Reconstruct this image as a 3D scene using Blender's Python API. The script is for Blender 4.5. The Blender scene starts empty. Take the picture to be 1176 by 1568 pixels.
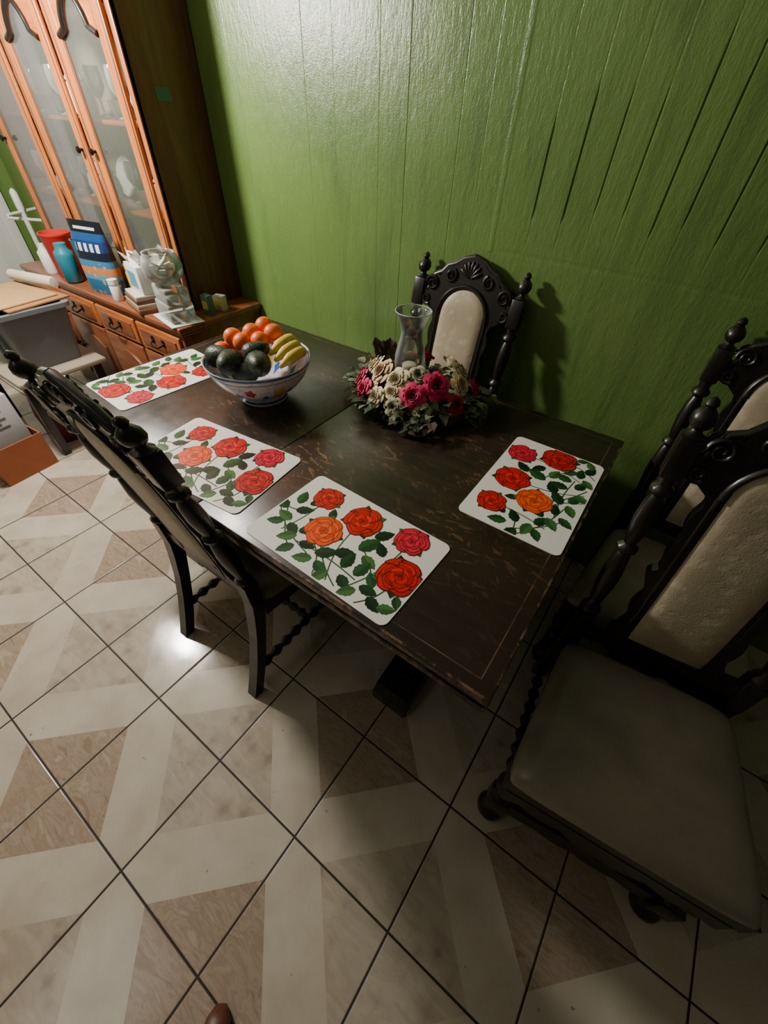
import bpy, bmesh, math, random
from mathutils import Vector, Matrix
random.seed(7)
pi=math.pi
SC=bpy.context.scene
# ------------------------------------------------------------------ helpers
def link(o,parent=None):
    SC.collection.objects.link(o)
    if parent: o.parent=parent
    return o
def empty(name,loc=(0,0,0),rz=0):
    e=bpy.data.objects.new(name,None); e.empty_display_size=.1
    e.location=loc; e.rotation_euler=(0,0,rz); return link(e)
def mesh_obj(name,verts,faces,mat=None,parent=None,smooth=False,loc=(0,0,0),rz=0,cols=None,autos=None):
    me=bpy.data.meshes.new(name); me.from_pydata([tuple(v) for v in verts],[],faces); me.update()
    bm=bmesh.new(); bm.from_mesh(me)
    if cols is None: bmesh.ops.recalc_face_normals(bm,faces=bm.faces)
    bm.to_mesh(me); bm.free()
    if cols is not None:
        ca=me.color_attributes.new(name="Col",type='FLOAT_COLOR',domain='CORNER')
        data=[]
        for p,c in zip(me.polygons,cols):
            for _ in range(p.loop_total): data.extend((c[0],c[1],c[2],1))
        ca.data.foreach_set("color",data)
    if smooth: me.shade_smooth()
    if autos:
        try: me.set_sharp_from_angle(angle=math.radians(autos))
        except Exception: pass
    if mat: me.materials.append(mat)
    o=bpy.data.objects.new(name,me); o.location=loc; o.rotation_euler=(0,0,rz)
    return link(o,parent)
def box(name,lo,hi,mat,parent=None,bev=0.0,seg=2,f=None):
    x0,y0,z0=lo;x1,y1,z1=hi
    c=((x0+x1)/2,(y0+y1)/2,(z0+z1)/2)
    v=[(x0,y0,z0),(x1,y0,z0),(x1,y1,z0),(x0,y1,z0),(x0,y0,z1),(x1,y0,z1),(x1,y1,z1),(x0,y1,z1)]
    v=[(a-c[0],b-c[1],d-c[2]) for a,b,d in v]
    fs=[(0,3,2,1),(4,5,6,7),(0,1,5,4),(1,2,6,5),(2,3,7,6),(3,0,4,7)]
    o=mesh_obj(name,v,fs,mat,parent,loc=c)
    if bev:
        bm=bmesh.new(); bm.from_mesh(o.data)
        bmesh.ops.bevel(bm,geom=bm.edges[:],offset=bev,segments=seg,affect='EDGES',profile=.5)
        bm.to_mesh(o.data); bm.free()
        o.data.shade_smooth(); 
        try:o.data.set_sharp_from_angle(angle=math.radians(35))
        except Exception: pass
    return o
def lathe_data(prof,seg=20,origin=(0,0,0),axis='z'):
    v=[];f=[];n=len(prof)
    for r,z in prof:
        for k in range(seg):
            a=2*pi*k/seg
            p=(r*math.cos(a),r*math.sin(a),z)
            if axis=='y': p=(p[0],p[2],p[1])
            if axis=='x': p=(p[2],p[0],p[1])
            v.append((p[0]+origin[0],p[1]+origin[1],p[2]+origin[2]))
    for i in range(n-1):
        for k in range(seg):
            k2=(k+1)%seg
            f.append((i*seg+k,i*seg+k2,(i+1)*seg+k2,(i+1)*seg+k))
    f.append(tuple(range(seg))[::-1]); f.append(tuple((n-1)*seg+k for k in range(seg)))
    return v,f
def lathe(name,prof,mat,parent=None,seg=24,origin=(0,0,0),axis='z',warp=None,loc=(0,0,0),autos=50):
    v,f=lathe_data(prof,seg,origin,axis)
    if warp: v=[warp(p) for p in v]
    return mesh_obj(name,v,f,mat,parent,smooth=True,loc=loc,autos=autos)
def tube_data(pts,rad,seg=8):
    pts=[Vector(p) for p in pts]; n=len(pts)
    if not hasattr(rad,'__len__'): rad=[rad]*n
    v=[];f=[]
    up=None
    for i,p in enumerate(pts):
        t=(pts[min(i+1,n-1)]-pts[max(i-1,0)]).normalized()
        if up is None:
            up=Vector((0,0,1)) if abs(t.z)<.9 else Vector((1,0,0))
        a=t.cross(up).normalized(); b=a.cross(t).normalized(); up=b
        for k in range(seg):
            th=2*pi*k/seg
            v.append(p+a*math.cos(th)*rad[i]+b*math.sin(th)*rad[i])
    for i in range(n-1):
        for k in range(seg):
            k2=(k+1)%seg
            f.append((i*seg+k,i*seg+k2,(i+1)*seg+k2,(i+1)*seg+k))
    f.append(tuple(range(seg))[::-1]); f.append(tuple((n-1)*seg+k for k in range(seg)))
    return v,f
def tube(name,pts,rad,mat,parent=None,seg=8,warp=None,loc=(0,0,0)):
    v,f=tube_data(pts,rad,seg)
    if warp: v=[warp(p) for p in v]
    return mesh_obj(name,v,f,mat,parent,smooth=True,loc=loc,autos=60)
def strip(name,A,B,y0,y1,mat,parent=None,warp=None,plane='xz'):
    n=len(A);v=[];f=[]
    for (P,y) in ((A,y0),(B,y0),(A,y1),(B,y1)):
        for a,b in P: v.append((a,y,b) if plane=='xz' else (y,a,b))
    for i in range(n-1):
        f+= [(i,i+1,n+i+1,n+i),(2*n+i,3*n+i,3*n+i+1,2*n+i+1),(i,2*n+i,2*n+i+1,i+1),(n+i,n+i+1,3*n+i+1,3*n+i)]
    f+=[(0,n,3*n,2*n),(n-1,3*n-1,4*n-1,2*n-1)]
    if warp: v=[warp(p) for p in v]
    return mesh_obj(name,v,f,mat,parent)
def join(name,objs,parent=None):
    bm=bmesh.new(); mats=[]
    cm=bpy.data.meshes.new(name)
    for o in objs:
        t=o.data.copy(); t.transform(o.matrix_basis)
        off=[]
        for m in o.data.materials:
            if m not in mats: mats.append(m)
            off.append(mats.index(m))
        for p in t.polygons: p.material_index=off[p.material_index] if off else 0
        bm.from_mesh(t); bpy.data.meshes.remove(t)
    bm.to_mesh(cm); bm.free()
    for m in mats: cm.materials.append(m)
    for o in objs: bpy.data.objects.remove(o,do_unlink=True)
    o=bpy.data.objects.new(name,cm)
    return link(o,parent)

class N:
    def __init__(s,name):
        s.m=bpy.data.materials.new(name); s.m.use_nodes=True
        s.t=s.m.node_tree; s.b=s.t.nodes['Principled BSDF']; s.out=s.t.nodes['Material Output']
    def n(s,typ,**kw):
        x=s.t.nodes.new(typ)
        for k,v in kw.items(): setattr(x,k,v)
        return x
    def set(s,inp,v):
        if isinstance(v,bpy.types.NodeSocket): s.t.links.new(v,inp)
        elif hasattr(v,'outputs'): s.t.links.new(v.outputs[0],inp)
        else:
            if inp.type=='RGBA' and len(v)==3: v=(*v,1)
            inp.default_value=v
    def math(s,op,a,b=0.0,c=0.0,clamp=False):
        x=s.t.nodes.new('ShaderNodeMath'); x.operation=op; x.use_clamp=clamp
        s.set(x.inputs[0],a); s.set(x.inputs[1],b); s.set(x.inputs[2],c); return x.outputs[0]
    def mix(s,f,a,b,blend='MIX'):
        x=s.t.nodes.new('ShaderNodeMix'); x.data_type='RGBA'; x.blend_type=blend
        s.set(x.inputs[0],f); s.set(x.inputs[6],a); s.set(x.inputs[7],b); return x.outputs[2]
    def obj(s): 
        return s.n('ShaderNodeTexCoord').outputs['Object']
    def mapp(s,vec,scale=(1,1,1),loc=(0,0,0),rot=(0,0,0)):
        x=s.n('ShaderNodeMapping'); s.set(x.inputs[0],vec); x.inputs['Scale'].default_value=scale
        x.inputs['Location'].default_value=loc; x.inputs['Rotation'].default_value=rot; return x.outputs[0]
    def noise(s,vec,scale,detail=4,rough=.5,dist=0):
        x=s.n('ShaderNodeTexNoise'); s.set(x.inputs['Vector'],vec); x.inputs['Scale'].default_value=scale
        x.inputs['Detail'].default_value=detail; x.inputs['Roughness'].default_value=rough; x.inputs['Distortion'].default_value=dist
        return x.outputs[0]
    def ramp(s,f,stops,interp='LINEAR'):
        x=s.n('ShaderNodeValToRGB'); s.set(x.inputs[0],f); cr=x.color_ramp; cr.interpolation=interp
        while len(cr.elements)<len(stops): cr.elements.new(.5)
        for e,(p,c) in zip(cr.elements,stops):
            e.position=p; e.color=(c,c,c,1) if not hasattr(c,'__len__') else (*c,1)
        return x.outputs[0]
    def bump(s,h,strength=.3,dist=.002):
        x=s.n('ShaderNodeBump'); s.set(x.inputs['Height'],h); x.inputs['Strength'].default_value=strength
        x.inputs['Distance'].default_value=dist; s.t.links.new(x.outputs[0],s.b.inputs['Normal']); return x
    def P(s,**kw):
        for k,v in kw.items():
            s.set(s.b.inputs[k.replace('_',' ')],v)
        return s.m
def srgb(r,g,b):
    f=lambda c:(c/255/12.92) if c/255<=.04045 else ((c/255+.055)/1.055)**2.4
    return (f(r),f(g),f(b))
def simple(name,col,rough=.5,bumps=None,var=.0,spec=.5,metal=0):
    k=N(name); o=k.obj()
    c=col
    if var:
        nz=k.noise(o,18,3); c=k.mix(nz,tuple(x*(1-var) for x in col),tuple(min(1,x*(1+var)) for x in col))
    k.P(Base_Color=c,Roughness=rough,Metallic=metal)
    k.b.inputs['Specular IOR Level'].default_value=spec
    if bumps: k.bump(k.noise(o,bumps[0],3),bumps[1],.002)
    return k.m
def attr_mat(name,rough=.6,var=.25,scale=60,spec=.4):
    k=N(name); a=k.n('ShaderNodeAttribute'); a.attribute_name='Col'
    nz=k.noise(k.obj(),scale,3)
    c=k.mix(k.math('MULTIPLY',nz,var),a.outputs[0],(0,0,0))
    k.P(Base_Color=c,Roughness=rough); k.b.inputs['Specular IOR Level'].default_value=spec
    return k.m
def wood(name,c1,c2,rough=.4,axis='z',scale=1.0,knots=False,coat=0):
    k=N(name); o=k.obj()
    s={'z':(14,14,1.2),'x':(1.2,14,14),'y':(14,1.2,14)}[axis]
    v=k.mapp(o,tuple(q*scale for q in s))
    nz=k.noise(v,1.6,6,.6,1.2)
    fine=k.noise(k.mapp(o,tuple(q*6*scale for q in s)),1.5,3)
    m=k.math('ADD',k.math('MULTIPLY',nz,.8),k.math('MULTIPLY',fine,.2))
    col=k.ramp(m,[(.32,c1),(.66,c2)])
    if knots:
        vo=k.n('ShaderNodeTexVoronoi'); k.set(vo.inputs['Vector'],k.mapp(o,(5,5,2.2))); vo.inputs['Scale'].default_value=1.3
        kn=k.ramp(vo.outputs['Distance'],[(.08,0.0),(.16,1.0)])
        col=k.mix(kn,tuple(x*.25 for x in c1),col)
    k.P(Base_Color=col,Roughness=rough)
    k.bump(fine,.15,.001)
    if coat: k.b.inputs['Coat Weight'].default_value=coat; k.b.inputs['Coat Roughness'].default_value=.2
    return k.m
def glassy(name,tint=(.9,.95,.92),refl=1.0,haze=.0,base=.03,blend=.35):
    k=N(name); t=k.t
    tr=k.n('ShaderNodeBsdfTransparent'); tr.inputs[0].default_value=(*tint,1)
    gl=k.n('ShaderNodeBsdfGlossy'); gl.inputs['Roughness'].default_value=.05
    lw=k.n('ShaderNodeLayerWeight'); lw.inputs[0].default_value=blend
    f=k.math('MULTIPLY_ADD',lw.outputs['Fresnel'],refl,base,clamp=True)
    mx=k.n('ShaderNodeMixShader'); t.links.new(f,mx.inputs[0]); t.links.new(tr.outputs[0],mx.inputs[1]); t.links.new(gl.outputs[0],mx.inputs[2])
    last=mx
    if haze:
        df=k.n('ShaderNodeBsdfDiffuse'); df.inputs[0].default_value=(.85,.88,.85,1)
        m2=k.n('ShaderNodeMixShader')
        hz=k.math('MULTIPLY_ADD',lw.outputs['Facing'],haze*1.6,haze*.5,clamp=True)
        t.links.new(hz,m2.inputs[0])
        t.links.new(mx.outputs[0],m2.inputs[1]); t.links.new(df.outputs[0],m2.inputs[2]); last=m2
    t.links.new(last.outputs[0],k.out.inputs[0]); return k.m

# ------------------------------------------------------------------ camera
X=Vector((.8123,-.4282,.3960)); Y=Vector((.5825,.5561,-.5929))
X.normalize(); Y=(Y-X*Y.dot(X)).normalized(); Z=X.cross(Y)
R=Matrix((X,Y,Z))
cam=bpy.data.cameras.new('camera'); co=bpy.data.objects.new('camera',cam); link(co)
co.matrix_world=Matrix.Translation((0,0,1.51))@R.to_4x4()
cam.sensor_fit='HORIZONTAL'; cam.sensor_width=36; cam.lens=36*628/1176; cam.clip_start=.02
SC.camera=co

# ------------------------------------------------------------------ materials
M={}
k=N('green_wall_paint'); o=k.obj()
n1=k.noise(o,2.0,4); n2=k.noise(k.mapp(o,(60,60,18)),1.5,4,.6); n3=k.noise(o,220,2)
c=k.mix(k.ramp(n1,[(.3,0.),(.7,1.)]),(.112,.200,.048),(.150,.245,.062))
sc=k.ramp(k.noise(k.mapp(o,(30,30,9)),2.2,5,.7,1.),[(.58,0.),(.72,.40)])
c=k.mix(sc,c,(.24,.34,.16))
dk=k.ramp(k.noise(k.mapp(o,(9,9,1.1)),1.3,4,.6,.6),[(.30,.5),(.50,0.)])
c=k.mix(dk,c,(.066,.118,.034))
k.P(Base_Color=c,Roughness=k.math('MULTIPLY_ADD',n2,.14,.25))
k.b.inputs['Specular IOR Level'].default_value=.65
k.bump(k.math('ADD',k.math('MULTIPLY',n2,1.0),k.math('ADD',k.math('MULTIPLY',n3,.35),k.math('MULTIPLY',n1,5))),.55,.0028)
M['wall']=k.m
# tiles
T=.33
k=N('marble_floor_tile'); o=k.obj()
sx=k.n('ShaderNodeSeparateXYZ'); k.set(sx.inputs[0],o)
def cell(q,off):
    a=k.math('DIVIDE',k.math('SUBTRACT',q,off),T)
    return a,k.math('FLOOR',a),k.math('FRACT',a)
ax,ix,u=cell(sx.outputs[0],.053-T*21); ay,iy,v=cell(sx.outputs[1],.03-T*21)
flip=lambda a,p:k.math('ADD',a,k.math('MULTIPLY',p,k.math('SUBTRACT',1.0,k.math('MULTIPLY',a,2.0))))
uu=flip(u,k.math('MODULO',ix,2.0)); vv=flip(v,k.math('MODULO',iy,2.0))
s=k.math('SUBTRACT',k.math('ADD',uu,vv),1.0)
dmin=k.math('MINIMUM',k.math('MINIMUM',u,k.math('SUBTRACT',1.0,u)),k.math('MINIMUM',v,k.math('SUBTRACT',1.0,v)))
grout=k.math('LESS_THAN',dmin,.0085)
comb=k.n('ShaderNodeCombineXYZ'); k.set(comb.inputs[0],k.math('ADD',u,k.math('MULTIPLY',ix,3.7))); k.set(comb.inputs[1],k.math('ADD',v,k.math('MULTIPLY',iy,5.3)))
tv=comb.outputs[0]
nA=k.noise(tv,2.2,4,.5,.6); nB=k.noise(k.mapp(tv,(2.2,7.0,1),rot=(0,0,.8)),1.5,5,.6,1.0); nC=k.noise(tv,3.0,4,.6,1.5)
cream=k.mix(k.ramp(nA,[(.35,0.),(.7,1.)]),srgb(202,192,176),srgb(186,174,158))
brown=k.mix(k.ramp(nB,[(.34,0.),(.47,.75),(.53,.25),(.66,1.)]),srgb(176,160,142),srgb(146,124,106))
vo=k.n('ShaderNodeTexVoronoi'); k.set(vo.inputs['Vector'],tv); vo.inputs['Scale'].default_value=4.0
vo.inputs['Randomness'].default_value=.9; vo.distance='MANHATTAN'
leaf=k.mix(k.ramp(k.math('ADD',vo.outputs['Distance'],k.math('MULTIPLY',nC,.4)),[(.40,0.),(.62,.7),(.9,1.)]),srgb(148,134,120),srgb(186,174,158))
leaf=k.mix(k.math('MULTIPLY',k.ramp(nB,[(.4,0.),(.6,1.)]),.5),leaf,srgb(162,148,132))
col=k.mix(k.math('LESS_THAN',s,-.34),cream,brown)
col=k.mix(k.math('GREATER_THAN',s,.30),col,leaf)
dirt=k.ramp(k.noise(o,3.5,5,.7),[(.45,0.),(.8,.35)])
col=k.mix(dirt,col,srgb(140,122,104))
spk=k.ramp(k.noise(o,34,2),[(.74,0.),(.77,.6)])
col=k.mix(spk,col,srgb(90,74,60))
col=k.mix(grout,col,srgb(46,36,32))
rg=k.math('ADD',k.math('MULTIPLY',grout,.5),k.math('MULTIPLY_ADD',k.noise(o,9,4),.14,.07))
k.P(Base_Color=col,Roughness=rg)
hh=k.math('MINIMUM',k.math('DIVIDE',dmin,.016),1.0)
k.bump(k.math('ADD',hh,k.math('MULTIPLY',k.noise(o,7,2),.35)),.5,.003)
M['floor']=k.m
M['chairwood']=wood('ebony_carved_wood',(.005,.004,.0035),(.016,.011,.008),.34,coat=.2)
M['ceil']=simple('ceiling_paint',(.26,.25,.22),.9,var=.05)
M['plain']=simple('dim_wall_paint',(.08,.085,.06),.8,var=.1)
# table wood
k=N('worn_dark_table_wood'); o=k.obj()
g1=k.noise(k.mapp(o,(2,22,10)),1.5,6,.6,.6)
base=k.ramp(g1,[(.3,(.014,.010,.007)),(.7,(.032,.023,.015))])
big=k.noise(o,2.3,3)
base=k.mix(k.ramp(big,[(.45,0.),(.75,.7)]),base,(.050,.031,.020))
sp=k.n('ShaderNodeSeparateXYZ'); k.set(sp.inputs[0],o)
def streak(rot,sc,lo,hi):
    return k.ramp(k.noise(k.mapp(k.mapp(o,(1,1,0),rot=(0,0,rot)),sc),1.0,3,.55,.3),[(lo,0.),(hi,1.)])
st1=streak(.35,(20,64,1),.60,.64); st2=streak(-.25,(12,60,1),.62,.66); st3=streak(1.0,(40,90,1),.64,.67)
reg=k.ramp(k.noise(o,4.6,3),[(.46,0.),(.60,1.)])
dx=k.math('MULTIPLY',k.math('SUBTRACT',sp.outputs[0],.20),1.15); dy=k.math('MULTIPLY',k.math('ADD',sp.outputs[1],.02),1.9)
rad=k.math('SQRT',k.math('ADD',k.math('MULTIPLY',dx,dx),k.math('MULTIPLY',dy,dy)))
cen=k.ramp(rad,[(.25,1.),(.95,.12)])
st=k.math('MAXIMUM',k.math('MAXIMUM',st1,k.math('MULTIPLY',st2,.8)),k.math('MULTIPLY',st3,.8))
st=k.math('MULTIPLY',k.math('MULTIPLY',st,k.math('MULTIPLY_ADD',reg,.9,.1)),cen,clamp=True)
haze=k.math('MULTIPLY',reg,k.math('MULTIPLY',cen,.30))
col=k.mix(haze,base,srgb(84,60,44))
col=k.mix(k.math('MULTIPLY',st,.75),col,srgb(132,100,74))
ex=k.math('SUBTRACT',.84,k.math('ABSOLUTE',sp.outputs[0])); ey=k.math('SUBTRACT',.5165,k.math('ABSOLUTE',sp.outputs[1]))
em=k.math('MINIMUM',ex,ey)
ln=k.math('MULTIPLY',k.math('COMPARE',em,.032,.0013),k.ramp(k.noise(o,9,3),[(.38,.1),(.55,.9)]))
col=k.mix(k.math('MULTIPLY',ln,.7),col,srgb(140,112,86))
wear=k.math('MULTIPLY',k.math('LESS_THAN',em,.006),k.ramp(k.noise(o,26,4,.7),[(.50,0.),(.60,.8)]))
col=k.mix(wear,col,srgb(140,110,86))
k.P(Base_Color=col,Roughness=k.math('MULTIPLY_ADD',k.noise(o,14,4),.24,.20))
k.bump(k.math('ADD',k.math('MULTIPLY',st,-.6),k.math('MULTIPLY',g1,.3)),.3,.001)
M['table']=k.m
# fabrics
k=N('ivory_brocade_fabric'); o=k.obj()
vo=k.n('ShaderNodeTexVoronoi'); k.set(vo.inputs['Vector'],o); vo.inputs['Scale'].default_value=30; vo.feature='SMOOTH_F1'
pat=k.ramp(k.math('ADD',vo.outputs['Distance'],k.math('MULTIPLY',k.noise(o,40,3,.5,2),.5)),[(.40,0.),(.66,1.)])
col=k.mix(pat,srgb(196,184,160),srgb(180,167,142))
col=k.mix(k.ramp(k.noise(o,6,3),[(.4,0.),(.75,.5)]),col,srgb(146,131,106))
k.P(Base_Color=col,Roughness=.45); k.bump(k.math('ADD',pat,k.math('ADD',k.noise(o,300,1),k.math('MULTIPLY',k.noise(o,10,3),3.0))),.4,.0014)
M['fabric']=k.m
k=N('worn_seat_vinyl'); o=k.obj()
col=k.mix(k.ramp(k.noise(o,5,4,.6,.5),[(.35,0.),(.75,1.)]),srgb(154,146,132),srgb(122,115,102))
k.P(Base_Color=col,Roughness=.30); k.bump(k.math('ADD',k.noise(o,9,3),k.math('MULTIPLY',k.noise(k.mapp(o,(5,24,5)),1.5,3,.6,1.5),.5)),.4,.004)
M['seat']=k.m
M['pine']=wood('orange_pine',(.34,.085,.018),(.58,.185,.042),.35,knots=True,coat=.2)
M['pine_x']=wood('orange_pine_rail',(.30,.075,.016),(.52,.16,.038),.35,axis='x',coat=.2)
M['pine_dark']=wood('brown_pine_panel',(.085,.038,.017),(.19,.085,.036),.42,knots=True)
M['pine_red']=wood('reddish_pine',(.14,.040,.016),(.28,.092,.034),.35,axis='x',coat=.3)
M['white']=simple('white_paint',srgb(215,215,212),.45)
M['glass']=glassy('clear_glass',(.985,.99,.985),.9,haze=.08,base=.05)
M['pane']=glassy('cabinet_glass',(.97,.98,.98),.5,haze=.03)
M['black']=simple('black_iron',(.01,.01,.01),.4,metal=.6)
M['attr']=attr_mat('painted_print',.35,.05)
M['petal']=attr_mat('silk_petal_leaf',.7,.2,90)

# ------------------------------------------------------------------ room shell
XL,XR,YF,YB,H=-4.5,1.3,-1.7,1.56,2.7
box('floor',(XL,YF,-.05),(XR,YB,0),M['floor'])
bpy.data.objects['floor'].data.transform(Matrix.Translation(bpy.data.objects['floor'].location)); bpy.data.objects['floor'].location=(0,0,0)
box('ceiling',(XL,YF,H),(XR,YB,H+.05),M['ceil'])
box('wall_left',(XL-.05,YF,0),(XL,YB+.05,H),M['wall'])
box('wall_right',(XR,YF,0),(XR+.05,YB+.05,H),M['plain'])
box('wall_front',(XL-.05,YF-.05,0),(XR+.05,YF,H),M['plain'])
shallow=[-4.3,-4.1,-3.9,-3.7,-3.5,-3.3,-3.1,-2.9,-2.7,-2.5,-2.3,-2.1,-1.86,-1.684,-1.469,-1.334,-1.138,-1.023,-.827,-.737]
deep=[-.531,-.437,-.35,-.27,-.184,-.113,-.02,.08,.17,.27,.37,.5,.65,.8,.95,1.1]
xs=[XL,XR]; 
for g in shallow: xs+=[g-.0025,g,g+.0025]
for g in deep: xs+=[g-.0035,g-.001,g+.001,g+.0035]
xs+=[-.664,-.656,-.648,-.642,-.60,-.70]
xs=sorted(xs)
zs=[0,1.165,1.172,1.178,1.185,1.23,1.27,1.30,1.34,1.46,1.52,1.58,1.68,1.9,2.2,2.7]
rw=random.Random(2); dd=[rw.uniform(.5,1) for _ in deep]; sd_=[rw.uniform(.2,1) for _ in shallow]
zb=[rw.choice([1.24,1.28,1.31]) for _ in deep]; zt=[rw.choice([1.50,1.55,1.60]) for _ in deep]
def wd(x,z):
    d=0
    for i,g in enumerate(shallow):
        if abs(x-g)<.001: d=max(d,.0013*sd_[i])
    for i,g in enumerate(deep):
        if abs(x-g)<.002:
            d=max(d,.0050*dd[i] if zb[i]<z<zt[i] else (.0004 if z>1.19 else 0))
    if -.66<x<-.645 and z>1.17: d=-.0009
    if x>-.62 and 1.17<z<1.18: d=.0006
    return d
v=[];f=[];nz=len(zs)
for x in xs:
    for z in zs: v.append((x,YB+wd(x,z),z))
for i in range(len(xs)-1):
    for j in range(nz-1):
        f.append((i*nz+j,(i+1)*nz+j,(i+1)*nz+j+1,i*nz+j+1))
b0=len(v)
v+=[(XL,YB+.06,0),(XR,YB+.06,0),(XR,YB+.06,H),(XL,YB+.06,H)]
f.append((b0,b0+3,b0+2,b0+1))
w=mesh_obj('wall_back',v,f,M['wall'])
d=empty('door_1',(XL,0,0))
box('door_leaf',(0.005,.50,0.01),(.045,1.36,2.03),M['white'],d,.004)
for a,b,c_,e in ((.42,.50,0,2.11),(1.36,1.44,0,2.11)):
    box('casing',(0.001,a,c_),(.06,b,e),M['white'],d,.006)
box('casing_top',(0.001,.42,2.03),(.06,1.44,2.11),M['white'],d,.006)
for z0,z1 in ((.2,.9),(1.05,1.85)):
    for y0,y1 in ((.60,.89),(.97,1.26)):
        box('door_panel',(.042,y0,z0),(.052,y1,z1),M['white'],d,.004)
lathe('door_knob',[(.01,0),(.01,.03),(.028,.045),(.03,.06),(.02,.075),(0.001,.078)],M['black'],d,origin=(.045,.57,.98),axis='x')

# ------------------------------------------------------------------ dining table
TX0,TX1,TY0,TY1,TZ=-1.67,.01,.353,1.386,.76
tcx,tcy=(TX0+TX1)/2,(TY0+TY1)/2
tb=empty('dining_table',(tcx,tcy,0))
hx,hy=(TX1-TX0)/2,(TY1-TY0)/2
def top_board(name,x0,x1):
    o=box(name,(x0,-hy,TZ-.026),(x1,hy,TZ),M['table'],tb,.004,2)
    o.data.transform(Matrix.Translation(o.location)); o.location=(0,0,0)
    return o
top_board('top_leaf_left',-hx,-.0006); top_board('top_leaf_right',.0006,hx)
for nm,ins,z0,z1 in (('moulding_upper',.010,TZ-.038,TZ-.0265),('moulding_lower',.002,TZ-.060,TZ-.0385)):
    o=box(nm,(-hx+ins,-hy+ins,z0),(hx-ins,hy-ins,z1),M['table'],tb,.005,2)
ap=.09
for nm,lo,hi in (('apron_front',(-hx+ap,-hy+ap,TZ-.14),(hx-ap,-hy+ap+.025,TZ-.061)),('apron_back',(-hx+ap,hy-ap-.025,TZ-.14),(hx-ap,hy-ap,TZ-.061)),
                 ('apron_left',(-hx+ap,-hy+ap,TZ-.14),(-hx+ap+.025,hy-ap,TZ-.061)),('apron_right',(hx-ap-.025,-hy+ap,TZ-.14),(hx-ap,hy-ap,TZ-.061))):
    box(nm,lo,hi,M['chairwood'],tb,.004)
for sgn in (-1,1):
    px=sgn*.56
    A=[];B=[]
    for yy,hz in ((-.385,.05),(-.36,.075),(-.30,.085),(-.2,.10),(-.12,.13),(0,.14),(.12,.13),(.2,.10),(.30,.085),(.36,.075),(.385,.05)):
        A.append((yy,.0)); B.append((yy,hz))
    strip('trestle_foot',A,B,px-.065,px+.065,M['chairwood'],tb,plane='yz')
    strip('trestle_bracket',[(y,TZ-.062) for y,_ in A],[(y*1.0,TZ-.062-h*.6) for (y,_),(q,h) in zip(A,B)],px-.05,px+.05,M['chairwood'],tb,plane='yz')
    for yy in (-.14,.14):
        lathe('trestle_column',[(.045,.11),(.05,.14),(.035,.16),(.04,.19),(.062,.25),(.07,.30),(.06,.36),(.035,.42),(.03,.44),(.048,.45),(.048,.47),(.03,.49),(.036,.56),(.045,.60),(.05,.63),(.05,.66)],M['chairwood'],tb,origin=(px,yy,0))
lathe('stretcher',[(.03,-.52),(.03,-.4),(.02,-.38),(.032,-.2),(.02,-.05),(.035,0),(.02,.05),(.032,.2),(.02,.38),(.03,.4),(.03,.52)],M['chairwood'],tb,origin=(0,0,.17),axis='x')

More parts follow.
